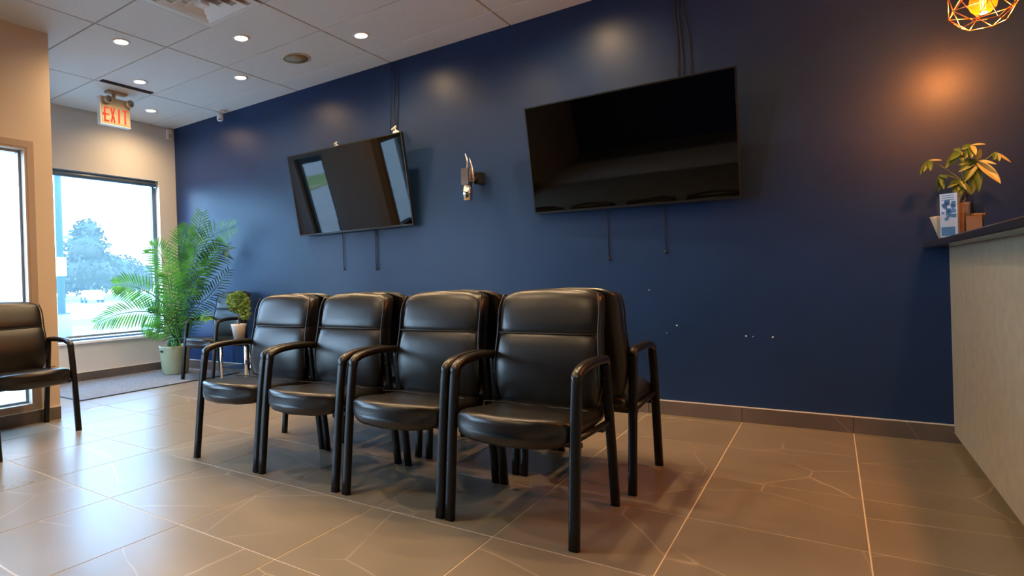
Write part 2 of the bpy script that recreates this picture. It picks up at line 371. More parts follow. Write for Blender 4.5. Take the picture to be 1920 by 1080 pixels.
MB().bbox((XL-.08, y0+.001, z0+.0005), (XL+.03, y1-.001, z0+.028), .006).build('window_sill', M['reveal'], w1)
rs = empty('roller_shade', (XL-.04, (y0+y1)/2, z1-.05)); tag(rs, 'sheer roller shade with dark tube hanging in the end window', 'shade')
MB().tube([(0, -.90, 0), (0, .88, 0)], .030, 16).build('tube', M['bluealu'], rs)
MB().box((-.002, -.88, -1.80), (0, .80, -.02)).build('shade_cloth', M['shade'], rs)
MB().box((-.009, -.88, -1.825), (.007, .80, -1.80)).build('bottom_bar', M['alu'], rs)
MB().box((-.038, .88, -.038), (.03, .892, .038)).build('bracket', M['alu'], rs)

# ---- window_2: tall narrow window in the left wall; window_3 behind the viewer's shoulder
def shop_window(name, y0, y1, z0, z1, label, mull=()):
    f = MB(); x0, x1 = XC-.12, XC-.06; w = .035
    f.box((x0, y0, z0), (x1, y1, z0+w)); f.box((x0, y0, z1-w), (x1, y1, z1)); f.box((x0, y0, z0+w), (x1, y0+w, z1-w)); f.box((x0, y1-w, z0+w), (x1, y1, z1-w))
    for m_ in mull: f.box((x0, m_-.02, z0+w), (x1, m_+.02, z1-w))
    o = struct(name, f, M['alu'], label)
    MB().box((XC-.093, y0+w, z0+w), (XC-.088, y1-w, z1-w)).build('pane', M['glass'], o)
    q = MB(); e = .05; a, b = XC-.06, XC+.010
    for (p, r, s_, t_) in ((y0, y1, z0, z0+.018), (y0, y1, z1-.018, z1), (y0, y0+.018, z0+.018, z1-.018), (y1-.018, y1, z0+.018, z1-.018)): q.box((a, p+.0003, s_), (b, r-.0003, t_))
    q.build('trim_lining', M['trimtan'], o)
    q = MB(); a, b = XC+.0005, XC+.012
    q.box((a, y0-e, z1), (b, y1+e, z1+e)); q.box((a, y0-e, z0-.03), (b, y1+e, z0)); q.box((a, y0-e, z0), (b, y0, z1)); q.box((a, y1, z0), (b, y1+e, z1))
    q.build('casing', M['trimtan'], o)
    return o
shop_window('window_2', 1.42, 2.0, .135, 2.12, 'tall narrow window at the far left behind the lone chair')
shop_window('window_3', -1.0, .6, .135, 2.12, 'shop window further along the tan wall, out of view', (-.2,))
# ---- door_1: glazed entrance door in the recess (seen mirrored in the first screen)
df = MB(); x0, x1, y0d, y1d = -6.45, -5.88, YA-.10, YA-.055
df.box((x0, y0d, 0.005), (x0+.07, y1d, 2.12)); df.box((x1-.07, y0d, 0.005), (x1, y1d, 2.12)); df.box((x0+.07, y0d, 2.03), (x1-.07, y1d, 2.12)); df.box((x0+.07, y0d, .005), (x1-.07, y1d, .16))
d1 = struct('door_1', df, M['bluealu'], 'glazed entrance door in the recess')
MB().box((x0+.07, y0d+.015, .16), (x1-.07, y0d+.021, 2.03)).build('pane', M['glass'], d1)
MB().tube([(x1-.035, y1d+.001, .85), (x1-.035, y1d+.04, .87), (x1-.035, y1d+.04, 1.13), (x1-.035, y1d+.001, 1.15)], .010, 8).build('door_handle', M['chrome'], d1)

# ------------------------------------------------------------------ outdoors
gr = MB().box((-220, -160, -.45), (XC-.16, 190, -.16)); ground = struct('pavement', gr, M['asphalt'], 'pale pavement of the car park outside')
gs = MB(); gs.box((-24.5, -15, -.16), (-18.2, 120, -.10)); lawn = gs.build('grass_verge', M['grass']); tag(lawn, 'green grass verge beyond the car park', 'grass', kind='stuff')
gs = MB(); gs.box((-220, -160, -.16), (-66, 190, -.12)); l2 = gs.build('lawn', M['grass']); tag(l2, 'distant grass under the trees beyond the road', 'grass', kind='stuff')
kb = MB(); kb.box((-18.2, -15, -.16), (-17.95, 120, -.04)); tag(kb.build('kerb', M['kerb']), 'yellowish kerb along the grass verge', 'kerb')
bp_ = at_z(118, 640, -.16)
lp = empty('lamp_post', (bp_.x, bp_.y, -.16)); tag(lp, 'dark street lamp post on a concrete footing outside the shaded window', 'lamp post')
MB().lathe([(.20, 0), (.20, .62), (.185, .64)], n=20).build('footing', M['concrete'], lp)
MB().box((-.14, -.14, .64), (.14, .14, .67)).build('base_plate', M['poleblue'], lp)
MB().tube([(0, 0, .67), (0, 0, 7.6)], [.085, .06], 10).build('pole', M['poleblue'], lp)
MB().box((-.02, -.10, 1.55), (.09, .10, 2.0)).build('sign_plate', M['whiteplastic'], lp)
MB().box((-.15, -.9, 7.5), (.15, .05, 7.62)).build('lamp_head', M['poleblue'], lp)
def tree(base, hgt, blobs, label, seed, sc=1.75):
    hgt *= sc; blobs = [(a*sc, b*sc, c*sc, d*sc, e) for a, b, c, d, e in blobs]
    rnd = random.Random(seed); t = empty('tree', base); tag(t, label, 'tree')
    MB().tube([(0, 0, 0), (.05, 0, hgt*.3), (0, .05, hgt*.55)], [.22, .17, .1], 8).build('trunk', M['bark'], t)
    q = MB()
    for (bx, by, bz, br, sz) in blobs:
        for k in range(int(230*br*br/4)+60):
            a = rnd.uniform(0, 2*PI); c = rnd.uniform(-1, 1); s_ = math.sqrt(1-c*c); rr = br*(rnd.uniform(.55, 1.06))
            p = Vector((bx+rr*s_*math.cos(a), by+rr*s_*math.sin(a), bz+rr*c*sz))
            d1_ = Vector((rnd.gauss(0, 1), rnd.gauss(0, 1), rnd.gauss(0, 1))).normalized(); d2_ = d1_.orthogonal().normalized(); l = rnd.uniform(.25, .50)
            q.add([p-d1_*l, p+d2_*l*.5, p+d1_*l, p-d2_*l*.5], [(0, 1, 2, 3)])
        # inner mass
        n1, n2 = 7, 10
        q.rings([[(bx+br*.78*math.sin(PI*(i+.5)/n1)*math.cos(2*PI*k/n2)*(1+.12*rnd.random()), by+br*.78*math.sin(PI*(i+.5)/n1)*math.sin(2*PI*k/n2), bz-br*.78*sz*math.cos(PI*(i+.5)/n1)) for k in range(n2)] for i in range(n1)])
    f = q.build('foliage', M['tree'], t); f['kind'] = 'stuff'
    return t
def ground_at(px, depth):   # a place on the ground along one line of sight, depth metres ahead
    v = ray(px, 540); p = CAM_POS+v*depth; return Vector((p.x, p.y, -.159 if p.x > -66 else -.079))
tb = ground_at(168, 82)
tree(tb, 6.5, [(0, 0, 2.2, 2.3, .8), (.2, -.3, 3.9, 1.7, 1.0), (0, 0, 5.3, 1.05, 1.1), (-1.4, -1.2, 1.9, 1.7, .8)], 'tall tree with pointed crown outside the shaded window', 3)
tb = ground_at(228, 106)
tree(tb, 5, [(0, 0, 2.3, 2.3, .85), (.6, 1.4, 2.0, 1.9, .8), (-.4, -.6, 3.0, 1.5, .8)], 'rounded tree right of the pointed tree outside the shaded window', 4)
tb = ground_at(122, 130)
tree(tb, 5, [(0, 0, 2.3, 2.2, .8), (-1.5, -1.5, 2.3, 2.2, .8), (1, 1.2, 2.1, 1.8, .8)], 'low tree behind the lamp post', 5)
tb = ground_at(278, 150)
tree(tb, 4, [(0, 0, 2.2, 2.6, .7), (2, 3, 2.0, 2.4, .7), (-1.5, -2, 1.9, 2.2, .7)], 'distant low trees at the right edge of the shaded window', 6)
cp = ground_at(172, 62); car = empty('car', (cp.x, cp.y, -.159), math.atan2(cp.y, cp.x)+.15); car.scale = (1.85, 1, 1.1); tag(car, 'white parked car under the trees outside', 'car')
q = MB(); prof = [(-1.1, .3), (-1.08, .75), (-.75, .85), (-.45, 1.2), (.45, 1.22), (.85, .88), (1.1, .8), (1.12, .3)]
q.rings([[(x*.9, y, z) for x, z in prof] for y in (-.8, .8)], sm=False); q.build('body', M['carwhite'], car)
q = MB(); q.box((-.42, -.81, .88), (.45, .81, 1.12)); q.build('side_glass', M['carglass'], car)
for sx in (-.68, .68):
    for sy in (-.78, .78): MB().tube([(sx, sy-.09, .3), (sx, sy+.09, .3)], .29, 14).build('wheel', M['tyre'], car)

# ------------------------------------------------------------------ entry mat
em = empty('entry_mat', (0, 0, 0)); tag(em, 'thin grey entrance mat with dark edge along the end window wall', 'mat')
mx0, mx1, my0, my1 = XL+.02, -5.53, 2.62, 4.43
MB().box((mx0+.02, my0+.02, .0005), (mx1-.02, my1-.02, .007)).build('mat_surface', M['mat'], em)
q = MB(); q.box((mx1-.02, my0, .0005), (mx1, my1, .010)); q.box((mx0, my0, .0005), (mx1-.02, my0+.02, .010)); q.box((mx0, my1-.02, .0005), (mx1-.02, my1, .010)); q.box((mx0, my0+.02, .0005), (mx0+.02, my1-.02, .010))
q.build('mat_edge', M['rubber'], em)

# ------------------------------------------------------------------ armchairs
def se(c, e): return math.copysign(abs(c)**e, c)
def make_chair():
    root = empty('waiting_chair')
    # seat cushion: loft from front to rear, crowned top, waterfall front
    q = MB(); rings = []; n = 36
    rows = [(-.305, .20, .414, .024), (-.298, .225, .411, .046), (-.280, .240, .408, .057), (-.245, .248, .409, .060), (-.19, .250, .411, .057), (-.10, .250, .408, .052),
            (-.02, .248, .404, .047), (.05, .246, .402, .045), (.085, .245, .400, .041), (.12, .243, .402, .045), (.18, .240, .402, .045), (.215, .236, .402, .040), (.225, .22, .402, .022)]
    for y, hw, zc, hh in rows:
        ring = []
        for k in range(n):
            t = 2*PI*k/n; c, s_ = math.cos(t), math.sin(t); x = hw*se(c, .36); z = se(s_, .62)*hh
            u = x/hw
            if s_ > 0: z *= 1+.0*u; z += -.010*(1-u*u)*(1 if -.25 < y < .15 else .3)+.004*math.cos(u*PI)
            yy = y*1.05 + .085*(u*u)*max(0, min(1, (-y-.05)/.22))
            ring.append((x, yy, zc+z))
        rings.append(ring)
    q.rings(rings); q.build('seat', M['leather'], root)
    # curved seam across the seat
    MB().tube(bez([(-.235, .02, .449), (-.15, .075, .440), (0, .098, .432), (.15, .075, .440), (.235, .02, .449)], 14), .0032, 6).build('seat_seam', M['piping'], root)
    # backrest: loft bottom to top
    q = MB(); rings = []; n = 40
    rows = [(.425, .150, .190, .030), (.432, .146, .215, .045), (.45, .138, .228, .056), (.50, .128, .238, .064), (.57, .126, .244, .068), (.63, .134, .243, .069), (.69, .150, .239, .066), (.725, .162, .237, .061),
            (.738, .170, .2355, .056), (.744, .176, .234, .0505), (.750, .173, .235, .0555), (.765, .172, .2355, .061), (.80, .180, .236, .064), (.85, .194, .236, .063), (.895, .208, .234, .059), (.922, .222, .229, .050), (.936, .236, .220, .036), (.943, .250, .205, .020)]
    for z, yf, hw, hd in rows:
        ring = []; rear = min(.333, .225+ (z-.43)*.215 + .0)
        yc = (yf+rear)/2; hd2 = (rear-yf)/2
        for k in range(n):
            t = 2*PI*k/n; c, s_ = math.cos(t), math.sin(t); x = hw*se(c, .24); u = x/hw
            y = yc+se(s_, .42)*hd2
            if s_ < 0: y += .010*u*u
            zz = z - (.018*u**4 + .006*u*u)*(max(0, z-.86)/.08) if z > .86 else z
            ring.append((x, y, zz))
        rings.append(ring)
    q.rings(rings); b = q.build('backrest', M['leather'], root)
    MB().tube([(-.232, .181, .744), (-.12, .173, .7435), (0, .171, .7435), (.12, .173, .7435), (.232, .181, .744)], .0030, 6).build('back_seam', M['piping'], b)
    for s_ in (-1, 1):
        MB().tube(bez([(s_*.236, .165, .50), (s_*.242, .155, .60), (s_*.234, .180, .74), (s_*.235, .205, .85), (s_*.222, .232, .918)], 12), .0045, 6).build('side_piping', M['leather'], b)
    for s_ in (-1, 1):
        x = s_*.262
        MB().tube(bez([(x, -.255, 0.0), (x, -.232, .20), (x, -.205, .42), (x, -.180, .575), (x, -.168, .612)], 10), .0165, 12, .0200, prof=.55, refup=(0, 1, 0)).build('leg', M['metalblack'], root)
        MB().tube(bez([(x, .258, 0.0), (x, .235, .20), (x, .205, .42), (x, .185, .58), (x, .182, .628)], 10), .0150, 12, .0190, prof=.55, refup=(0, 1, 0)).build('leg', M['metalblack'], root)
        pts = bez([(x, -.184, .588), (x, -.170, .618), (x, -.135, .637), (x, -.06, .648), (x, .06, .650), (x, .150, .645), (x, .205, .636)], 22)
        m_ = len(pts); th = [.006+.012*min(1, 2.2*math.sin(PI*(i+.6)/(m_+.2))) for i in range(m_)]; wd = [.010+.011*min(1, 2.5*math.sin(PI*(i+.6)/(m_+.2))) for i in range(m_)]
        MB().tube(pts, th, 14, wd, prof=.7, refup=(0, -.6, .8)).build('armrest', M['armblack'], root)
        MB().tube([(x-s_*.004, -.205, .385), (x-s_*.004, .20, .372)], .009, 10, .013, prof=.6).build('side_rail', M['metalblack'], root)
        MB().tube([(s_*.262, .175, .56), (s_*.225, .195, .56)], .010, 8).build('back_bracket', M['metalblack'], root)
    q = MB(); q.box((-.262, -.16, .345), (.262, -.13, .362)); q.box((-.262, .12, .345), (.262, .15, .362)); q.build('seat_frame', M['metalblack'], root)
    return root
FRONT_X = [-1.035, -1.605, -2.198, -2.767]
chair = make_chair()
placed = []
names = ['nearest the reception counter', 'second from the reception counter', 'third from the reception counter', 'leftmost']
def put(o, x, y, rz, label, group):
    o.location = (x, y, 0); o.rotation_euler = (0, 0, rz); tag(o, label, 'chair', group)
first = True
for k, x in enumerate(FRONT_X):
    o = chair if k == 0 else copy_tree(chair)
    put(o, x, 2.350, 0, 'black leather armchair in the front row facing the viewer, '+names[k], 'front row of black waiting chairs')
for k, x in enumerate([-1.005, -1.575, -2.17, -2.742]):
    o = copy_tree(chair)
    put(o, x, 3.024, PI, 'black leather armchair in the rear row facing the blue wall, '+['nearest the reception counter', 'second from the reception counter', 'third from the reception counter', 'farthest from the reception counter'][k], 'rear row of black waiting chairs')
o = copy_tree(chair); put(o, -4.645, 1.80, PI/2, 'black leather armchair against the tan wall under the narrow window at far left', 'chairs against the tan wall')
o = copy_tree(chair); put(o, -4.262, 1.150, PI/2, 'black leather armchair mostly cut off by the left edge, only a front leg showing', 'chairs against the tan wall')
o = copy_tree(chair); put(o, -5.475, 4.075, 0,  'black leather armchair in the far corner behind the palm', 'chair in the corner')
del o['group']; o.location.z = .0072

# ------------------------------------------------------------------ side table + topiary
tx, ty = -4.93, 4.07
st = empty('side_table', (tx, ty, 0)); tag(st, 'small black glass side table with chrome legs beside the corner chair', 'table')
MB().bbox((-.22, -.22, .425), (.22, .22, .437), .003).build('table_top', M['screen'], st)
for sx in (-.195, .195):
    for sy in (-.195, .195): MB().tube([(sx, sy, 0), (sx, sy, .425)], .016, 12).build('leg', M['chrome'], st)
MB().bbox((-.19, -.19, .16), (.19, .19, .168), .002).build('lower_shelf', M['screen'], st)
tp = empty('potted_topiary', (tx-.105, ty-.03, .4372)); tag(tp, 'small ball topiary in a white pot on the side table', 'plant')
MB().lathe([(.052, 0), (.078, .155), (.083, .17), (.074, .17), (.070, .15)], n=24, capt=True).build('pot', M['potwhite'], tp)
MB().lathe([(.070, .150), (.066, .156)], n=20).build('soil', M['soil'], tp)
MB().tube(bez([(0, 0, .15), (.004, 0, .22), (-.003, 0, .27), (0, 0, .33)], 8), .006, 8).build('stem', M['bark'], tp)
rnd = random.Random(5); q = MB()
for k in range(900):
    big = k < 720; c0 = Vector((0, 0, .40)) if big else Vector((.085, .01, .31)); R0 = .112 if big else .07
    d = Vector((rnd.gauss(0, 1), rnd.gauss(0, 1), rnd.gauss(0, 1))).normalized(); p = c0+d*R0*rnd.uniform(.6, 1.08)
    if not big: p.z = c0.z+(p.z-c0.z)*1.3
    a = (d+Vector((rnd.gauss(0, .6), rnd.gauss(0, .6), rnd.gauss(0, .6)))).normalized(); b_ = a.orthogonal().normalized(); l = rnd.uniform(.013, .026)
    q.add([p-a*l, p+b_*l*.5, p+a*l, p-b_*l*.5], [(0, 1, 2), (0, 2, 3)])
q.build('foliage', M['topleaf'], tp)['kind'] = 'stuff'

# ------------------------------------------------------------------ palm
PB = Vector((-6.235, 4.06, .0075))
pl = empty('potted_palm', PB); tag(pl, 'tall leafy palm in an olive pot between end window and corner chair', 'plant')
MB().lathe([(.140, 0), (.146, .01), (.172, .305), (.176, .33), (.166, .33), (.160, .29)], n=32, capt=True).build('pot', M['potolive'], pl)
MB().lathe([(.160, .290), (.150, .297)], n=24).build('soil', M['soil'], pl)
MB().box((.0, -.176, .262), (.06, -.160, .284)).build('pot_handle_slot', M['dark'], pl).rotation_euler = (0, 0, math.radians(-12))
def frond(pts, width, m, seed, nl=34, start=.34, droop=.25, twist=0):
    nl = int(nl*.85)
    rnd = random.Random(seed); P = bez(pts, 40); q = MB(); n = len(P)
    q.tube(P, [.009*(1-.8*i/n)+.0015 for i in range(n)], 6)
    length = sum((P[i+1]-P[i]).length for i in range(n-1))
    for k in range(nl):
        u = start+(1-start)*(k+.5)/nl; i = min(int(u*(n-1)), n-2); p = P[i]+(P[i+1]-P[i])*(u*(n-1)-i)
        d = (P[i+1]-P[i]).normalized(); side = d.cross(Vector((.83*math.cos(twist)+.55*math.sin(twist), -.55*math.cos(twist)+.83*math.sin(twist), .22))).normalized(); nor = side.cross(d).normalized()
        s_ = (u-start)/(1-start); L = width*(math.sin(PI*min(1, .20+.72*s_))**.75)*rnd.uniform(.9, 1.08)
        for sg in (-1, 1):
            a = (side*sg*(.95-.25*s_)+d*(.35+.45*s_)+nor*rnd.uniform(.02, .22)).normalized(); w = .0118*rnd.uniform(.8, 1.15)*(1-.45*s_)
            p1 = p+a*L*.35; p2 = p+a*L*.7+Vector((0, 0, -droop*L*.16)); p3 = p+a*L+Vector((0, 0, -droop*L*.45))
            b_ = a.cross(nor).normalized()*w
            q.add([p, p1-b_, p1+b_, p2-b_*.8, p2+b_*.8, p3], [(0, 1, 2), (1, 3, 4, 2), (3, 5, 4)], True)
    o = q.build('frond', m, pl); return o
def PT(px, py, Y): return at_y(px, py, Y)-PB
base = Vector((0, 0, .30))
FR = [  # pixel way-points with their own distance from the blue wall
    ([(352, 545, 4.12), (364, 480, 4.14), (378, 398, 4.16)], .27, 'palm', 40, .45, 0),
    ([(350, 560, 4.15), (370, 490, 4.20), (395, 445, 4.24), (440, 424, 4.27)], .30, 'palm', 40, .42, .2),
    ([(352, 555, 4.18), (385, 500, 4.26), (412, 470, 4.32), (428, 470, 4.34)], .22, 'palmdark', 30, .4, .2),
    ([(322, 570, 4.02), (312, 510, 3.95), (298, 472, 3.90), (282, 462, 3.86)], .24, 'palm', 34, .4, -.2),
    ([(338, 560, 4.05), (338, 490, 4.02), (345, 450, 4.0), (352, 425, 4.0)], .25, 'palm', 34, .4, 0),
    ([(318, 585, 3.95), (285, 552, 3.70), (245, 536, 3.50), (216, 534, 3.38)], .24, 'palm', 36, .36, -.3),
    ([(316, 600, 3.90), (280, 585, 3.60), (228, 588, 3.30), (180, 606, 3.14)], .22, 'palm', 40, .36, -.3),
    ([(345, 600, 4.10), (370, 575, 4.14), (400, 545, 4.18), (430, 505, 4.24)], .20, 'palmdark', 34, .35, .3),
    ([(318, 625, 3.92), (302, 622, 3.80), (285, 618, 3.72), (268, 616, 3.66)], .13, 'palm', 22, .4, -.2),
    ([(350, 630, 4.0), (362, 605, 3.95), (378, 590, 3.93), (392, 600, 3.93)], .14, 'palm', 22, .35, .3),
    ([(330, 590, 3.95), (322, 545, 3.86), (318, 520, 3.82), (305, 505, 3.8)], .22, 'palm', 30, .3, 0),
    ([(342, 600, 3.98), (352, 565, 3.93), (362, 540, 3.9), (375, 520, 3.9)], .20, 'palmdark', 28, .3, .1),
    ([(334, 630, 3.95), (330, 600, 3.9), (335, 575, 3.86), (345, 555, 3.85)], .18, 'palm', 26, .25, 0),
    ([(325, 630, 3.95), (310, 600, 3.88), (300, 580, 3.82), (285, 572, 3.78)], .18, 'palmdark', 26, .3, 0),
]
for k, (pp, wd, mm, nl, stt, tw) in enumerate(FR):
    a = 2*PI*k*.382; b0 = base+Vector((.06*math.cos(a), .06*math.sin(a), 0))
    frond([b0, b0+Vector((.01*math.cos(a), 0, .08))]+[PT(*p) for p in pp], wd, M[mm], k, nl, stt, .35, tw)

# ------------------------------------------------------------------ televisions
def tv(name, c, W_, H_, tilt, rz, roll, label):
    root = empty('television', c); root.rotation_mode = 'XYZ'
    root.rotation_euler = (tilt, 0, rz)
    tag(root, label, 'television', 'wall televisions')
    rm = Matrix.Rotation(roll, 3, 'Y')
    def R_(mb): mb.v = [tuple(rm @ Vector(v)) for v in mb.v]; return mb
    b = .010
    R_(MB().box((-W_/2+b, -.0010, -H_/2+b+.006), (W_/2-b, .004, H_/2-b))).build('screen', M['screen'], root)
    q = MB(); y0, y1 = -.003, .022
    q.box((-W_/2, y0, H_/2-b), (W_/2, y1, H_/2)); q.box((-W_/2, y0, -H_/2), (W_/2, y1, -H_/2+b+.006)); q.box((-W_/2, y0, -H_/2+b+.006), (-W_/2+b, y1, H_/2-b)); q.box((W_/2-b, y0, -H_/2+b+.006), (W_/2, y1, H_/2-b))
    R_(q).build('bezel', M['bezel'], root)
    R_(MB().box((-W_/2+.004, .0225, -H_/2+.006), (W_/2-.004, .034, H_/2-.004))).build('back_shell', M['tvback'], root)
    R_(MB().box((-W_*.3, .034, -H_*.38), (W_*.3, .060, H_*.15))).build('rear_housing', M['tvback'], root)
    return root
TV1 = tv('t', (-3.741, 4.341, 1.912), 1.45, .83, .181, -.001, 0, 'large black television on the left, window light mirrored in it')
TV2 = tv('t', (-1.154, 4.318, 1.876), 1.42, .815, .22, -.044, .024, 'large black television on the right, blank dark screen')
def mount(tvx, cy, cz, spread, label, straps, topz):
    mt = empty('wall_mount', (tvx, YW, cz)); tag(mt, label, 'mount')
    MB().box((-spread-.05, -.022, -.12), (spread+.05, -.0005, -.09)).build('rail', M['metalblack'], mt)
    MB().box((-spread-.05, -.022, .09), (spread+.05, -.0005, .12)).build('rail', M['metalblack'], mt)
    for sx in (-spread, spread): MB().box((sx-.018, -.045, -.16), (sx+.018, -.0225, .20)).build('arm', M['metalblack'], mt)
    for (sx, zb) in straps:
        s_ = MB().tube([(sx-tvx, -.012, -.3), (sx-tvx+.004, -.012, zb-cz)], .0035, 6).build('pull_cord', M['cord'], mt)
        MB().lathe([(.004, 0), (.009, .006), (.009, .016), (.003, .022)], (sx-tvx+.004, -.012, zb-cz-.012), 10).build('cord_end', M['cord'], s_)
    return mt
mount(-3.74, 4.45, 1.90, .21, 'black wall bracket behind the left television with two hanging cords', [(-3.928, 1.14), (-3.517, 1.13), (-3.497, 1.13)], 0)
mount(-1.15, 4.45, 1.86, .20, 'black wall bracket behind the right television with two hanging cords', [(-1.324, 1.12), (-.933, 1.15)], 0)
def cable_bundle(pts_list, label):
    cb_ = empty('cable_bundle', (0, 0, 0)); tag(cb_, label, 'cable')
    for pts in pts_list: MB().tube(bez(pts, 14), .0038, 6).build('cable', M['cord'], cb_)
    return cb_
def wp(x, y, off=.012): p = at_y(x, y, YW-off); return p
cable_bundle([[wp(733, 116), wp(731, 150), wp(732, 200), wp(731, 248)], [wp(739, 114), wp(741, 160), wp(738, 200), wp(742, 246)], [wp(745, 112), wp(747, 150), wp(746, 190), wp(744, 244)]], 'thin black cables from ceiling down to the left television')
cable_bundle([[wp(1264, -45), wp(1263, 15), wp(1268, 60), wp(1272, 145)], [wp(1270, -45), wp(1271, 20), wp(1276, 75), wp(1282, 140)], [wp(1282, -47), wp(1280, 20), wp(1290, 60), wp(1296, 138)]], 'thin black cables from ceiling down to the right television')
# white adjuster knobs peeking over the left television
for px, py, lab in ((632, 276, 'small white clip peeking over the left part of the left television'), (743, 251, 'white round clip with strap above the right corner of the left television')):
    p = at_y(px, py, 4.40); e = empty('cable_clip', p); tag(e, lab, 'clip', 'white cable clips')
    s_ = .75 if px < 700 else 1.0
    MB().lathe([(.004*s_, -.05*s_), (.030*s_, -.035*s_), (.036*s_, -.005*s_), (.030*s_, .020*s_), (.012*s_, .034*s_)], n=16).build('cap', M['whiteplastic'], e)
    MB().tube([(-.05*s_, 0, .045*s_), (.0, 0, .068*s_)], .010*s_, 8).build('strap', M['whiteplastic'], e)
    MB().tube([(0, 0, -.02), (0, YW-4.40-.001, -.02)], .006, 6).build('stem', M['whiteplastic'], e)
    MB().tube([(0, 0, .02), (-.012, 0, .056*s_)], .004, 6).build('stem', M['whiteplastic'], e)

# ------------------------------------------------------------------ chrome wall fixture between the televisions
YF = YW-.16; fc = at_y(878, 345, YF); wfx = empty('wall_sconce', (fc.x, YW, fc.z)); tag(wfx, 'chrome cylinder fixture with two curved prongs on the blue wall between the televisions', 'fixture')
def fx(px, py, off=.16): p = at_y(px, py, YW-off); return (p.x-fc.x, -off, p.z-fc.z)
a_ = fx(877, 376); b_ = fx(877, 347)
MB().lathe([(.040, 0), (.040, b_[2]-a_[2])], (a_[0], -.16, a_[2]), 20).build('tube_shade', M['chrome'], wfx)
c_ = fx(876, 347); d_ = fx(874, 316)
MB().box((c_[0]-.036, -.195, c_[2]+.001), (c_[0]+.030, -.125, d_[2])).build('socket_block', M['chrome'], wfx)
MB().tube(bez([fx(876, 316), fx(876, 300), fx(872, 288)], 8), [.009]*5+[.008, .006, .004, .003], 8).build('prong', M['chrome'], wfx)
MB().tube(bez([fx(888, 340, .13), fx(886, 318, .13), fx(880, 296, .13)], 8), [.014]*4+[.012, .01, .007, .005, .003], 8).build('prong', M['chrome'], wfx)
p0 = fx(893, 333, .10)
MB().tube([(fc.x*0+.0, -.14, .02), (p0[0], -.10, p0[2])], .012, 8).build('arm', M['chrome'], wfx)
MB().box((p0[0]-.035, -.10, p0[2]-.06), (p0[0]+.035, -.085, p0[2]+.06)).build('arm_plate', M['acrylic'], wfx)
MB().box((p0[0]-.03, -.085, p0[2]-.045), (p0[0]+.03, -.001, p0[2]+.045)).build('wall_box', M['tvback'], wfx)

# paint chips on the blue wall
for px, py, s_ in ((1217, 544, .004), (1269, 610, .006), (1399, 630, .006), (1412, 631, .004), (1449, 632, .006), (1250, 624, .003)):
    p = at_y(px, py, YW); MB().lathe([(s_, 0), (s_*.8, .0008)], (0, 0, 0), 7).build('paint_chip', M['whiteplastic'], wall_back, (p.x, YW-.0001, p.z)).rotation_euler = (PI/2, 0, 0)

# ------------------------------------------------------------------ ceiling fittings
dl_group = 'recessed downlights'
def lens_me():
    return MB().lathe([(.052, 0), (.050, -.003)], n=28).mesh('lens', M['lampdisc'])
ring_me = MB().lathe([(.053, .001), (.053, -.006), (.060, -.009), (.070, -.006), (.072, .001)], n=32, capb=False, capt=False).mesh('ring', M['whiteplastic'])
lens_mesh = lens_me()
lamp_data = bpy.data.lights.new('downlight_lamp', 'SPOT'); lamp_data.energy = DOWN_W; lamp_data.color = WARM; lamp_data.spot_size = math.radians(166); lamp_data.spot_blend = 1.0; lamp_data.shadow_soft_size = .032
def downlight(x, y, label):
    e = empty('downlight', (x, y, ZC)); tag(e, label, 'downlight', dl_group)
    share('trim_ring', ring_me, e, (0, 0, 0)); share('lens', lens_mesh, e, (0, 0, -.001))
    l = bpy.data.objects.new('lamp', lamp_data); COL.objects.link(l); l.parent = e; l.location = (0, 0, -.014)
    return e
vis = [((227, 78), 'glowing ceiling downlight nearest the tan column'), ((452, 71), 'glowing ceiling downlight below the air diffuser, left of the round speaker'), ((677, 66), 'glowing ceiling downlight nearest the top of the left television cables'),
       ((262, 153), 'glowing ceiling downlight beside the dark slot above the exit sign'), ((451, 145), 'glowing ceiling downlight close to the small ceiling camera'), ((283, 207), 'glowing ceiling downlight just right of the exit sign')]
for (px, py), lab in vis:
    p = at_z(px, py, ZC); downlight(p.x, p.y, lab)
for x, y in ((-1.45, 3.84), (-2.3, 3.25), (-3.1, 2.64), (-1.5, 2.64), (-2.3, 1.45), (-3.1, .2), (-1.2, .2)):
    downlight(x, y, 'recessed ceiling downlight outside the view')
# round speaker
p = at_z(556, 109, ZC); sk = empty('ceiling_speaker', (p.x, p.y, ZC)); tag(sk, 'round beige speaker grille in the ceiling', 'speaker')
MB().lathe([(.108, -.004), (.110, -.009), (.126, -.007), (.128, 0)], n=36, capb=False, capt=False).build('rim', M['cream'], sk)
MB().lathe([(.108, -.006), (.02, -.010)], n=32).build('grille', M['beigeplastic'], sk)
# dark slot
p = at_z(186, 151, ZC); p2 = at_z(289, 172.5, ZC)
sd = empty('slot_diffuser', ((p.x+p2.x)/2, (p.y+p2.y)/2, ZC)); sd.rotation_euler = (0, 0, 0); tag(sd, 'narrow dark slot air diffuser in the ceiling above the exit sign', 'vent')
L2 = (p2.y-p.y)/2
MB().box((-.026, -L2, -.006), (.026, L2, -.0005)).build('slot_panel', M['dark'], sd)
for sx in (-.026, -.006, .014): MB().box((sx, -L2, -.010), (sx+.006, L2, -.006)).build('vane', M['kick'], sd)
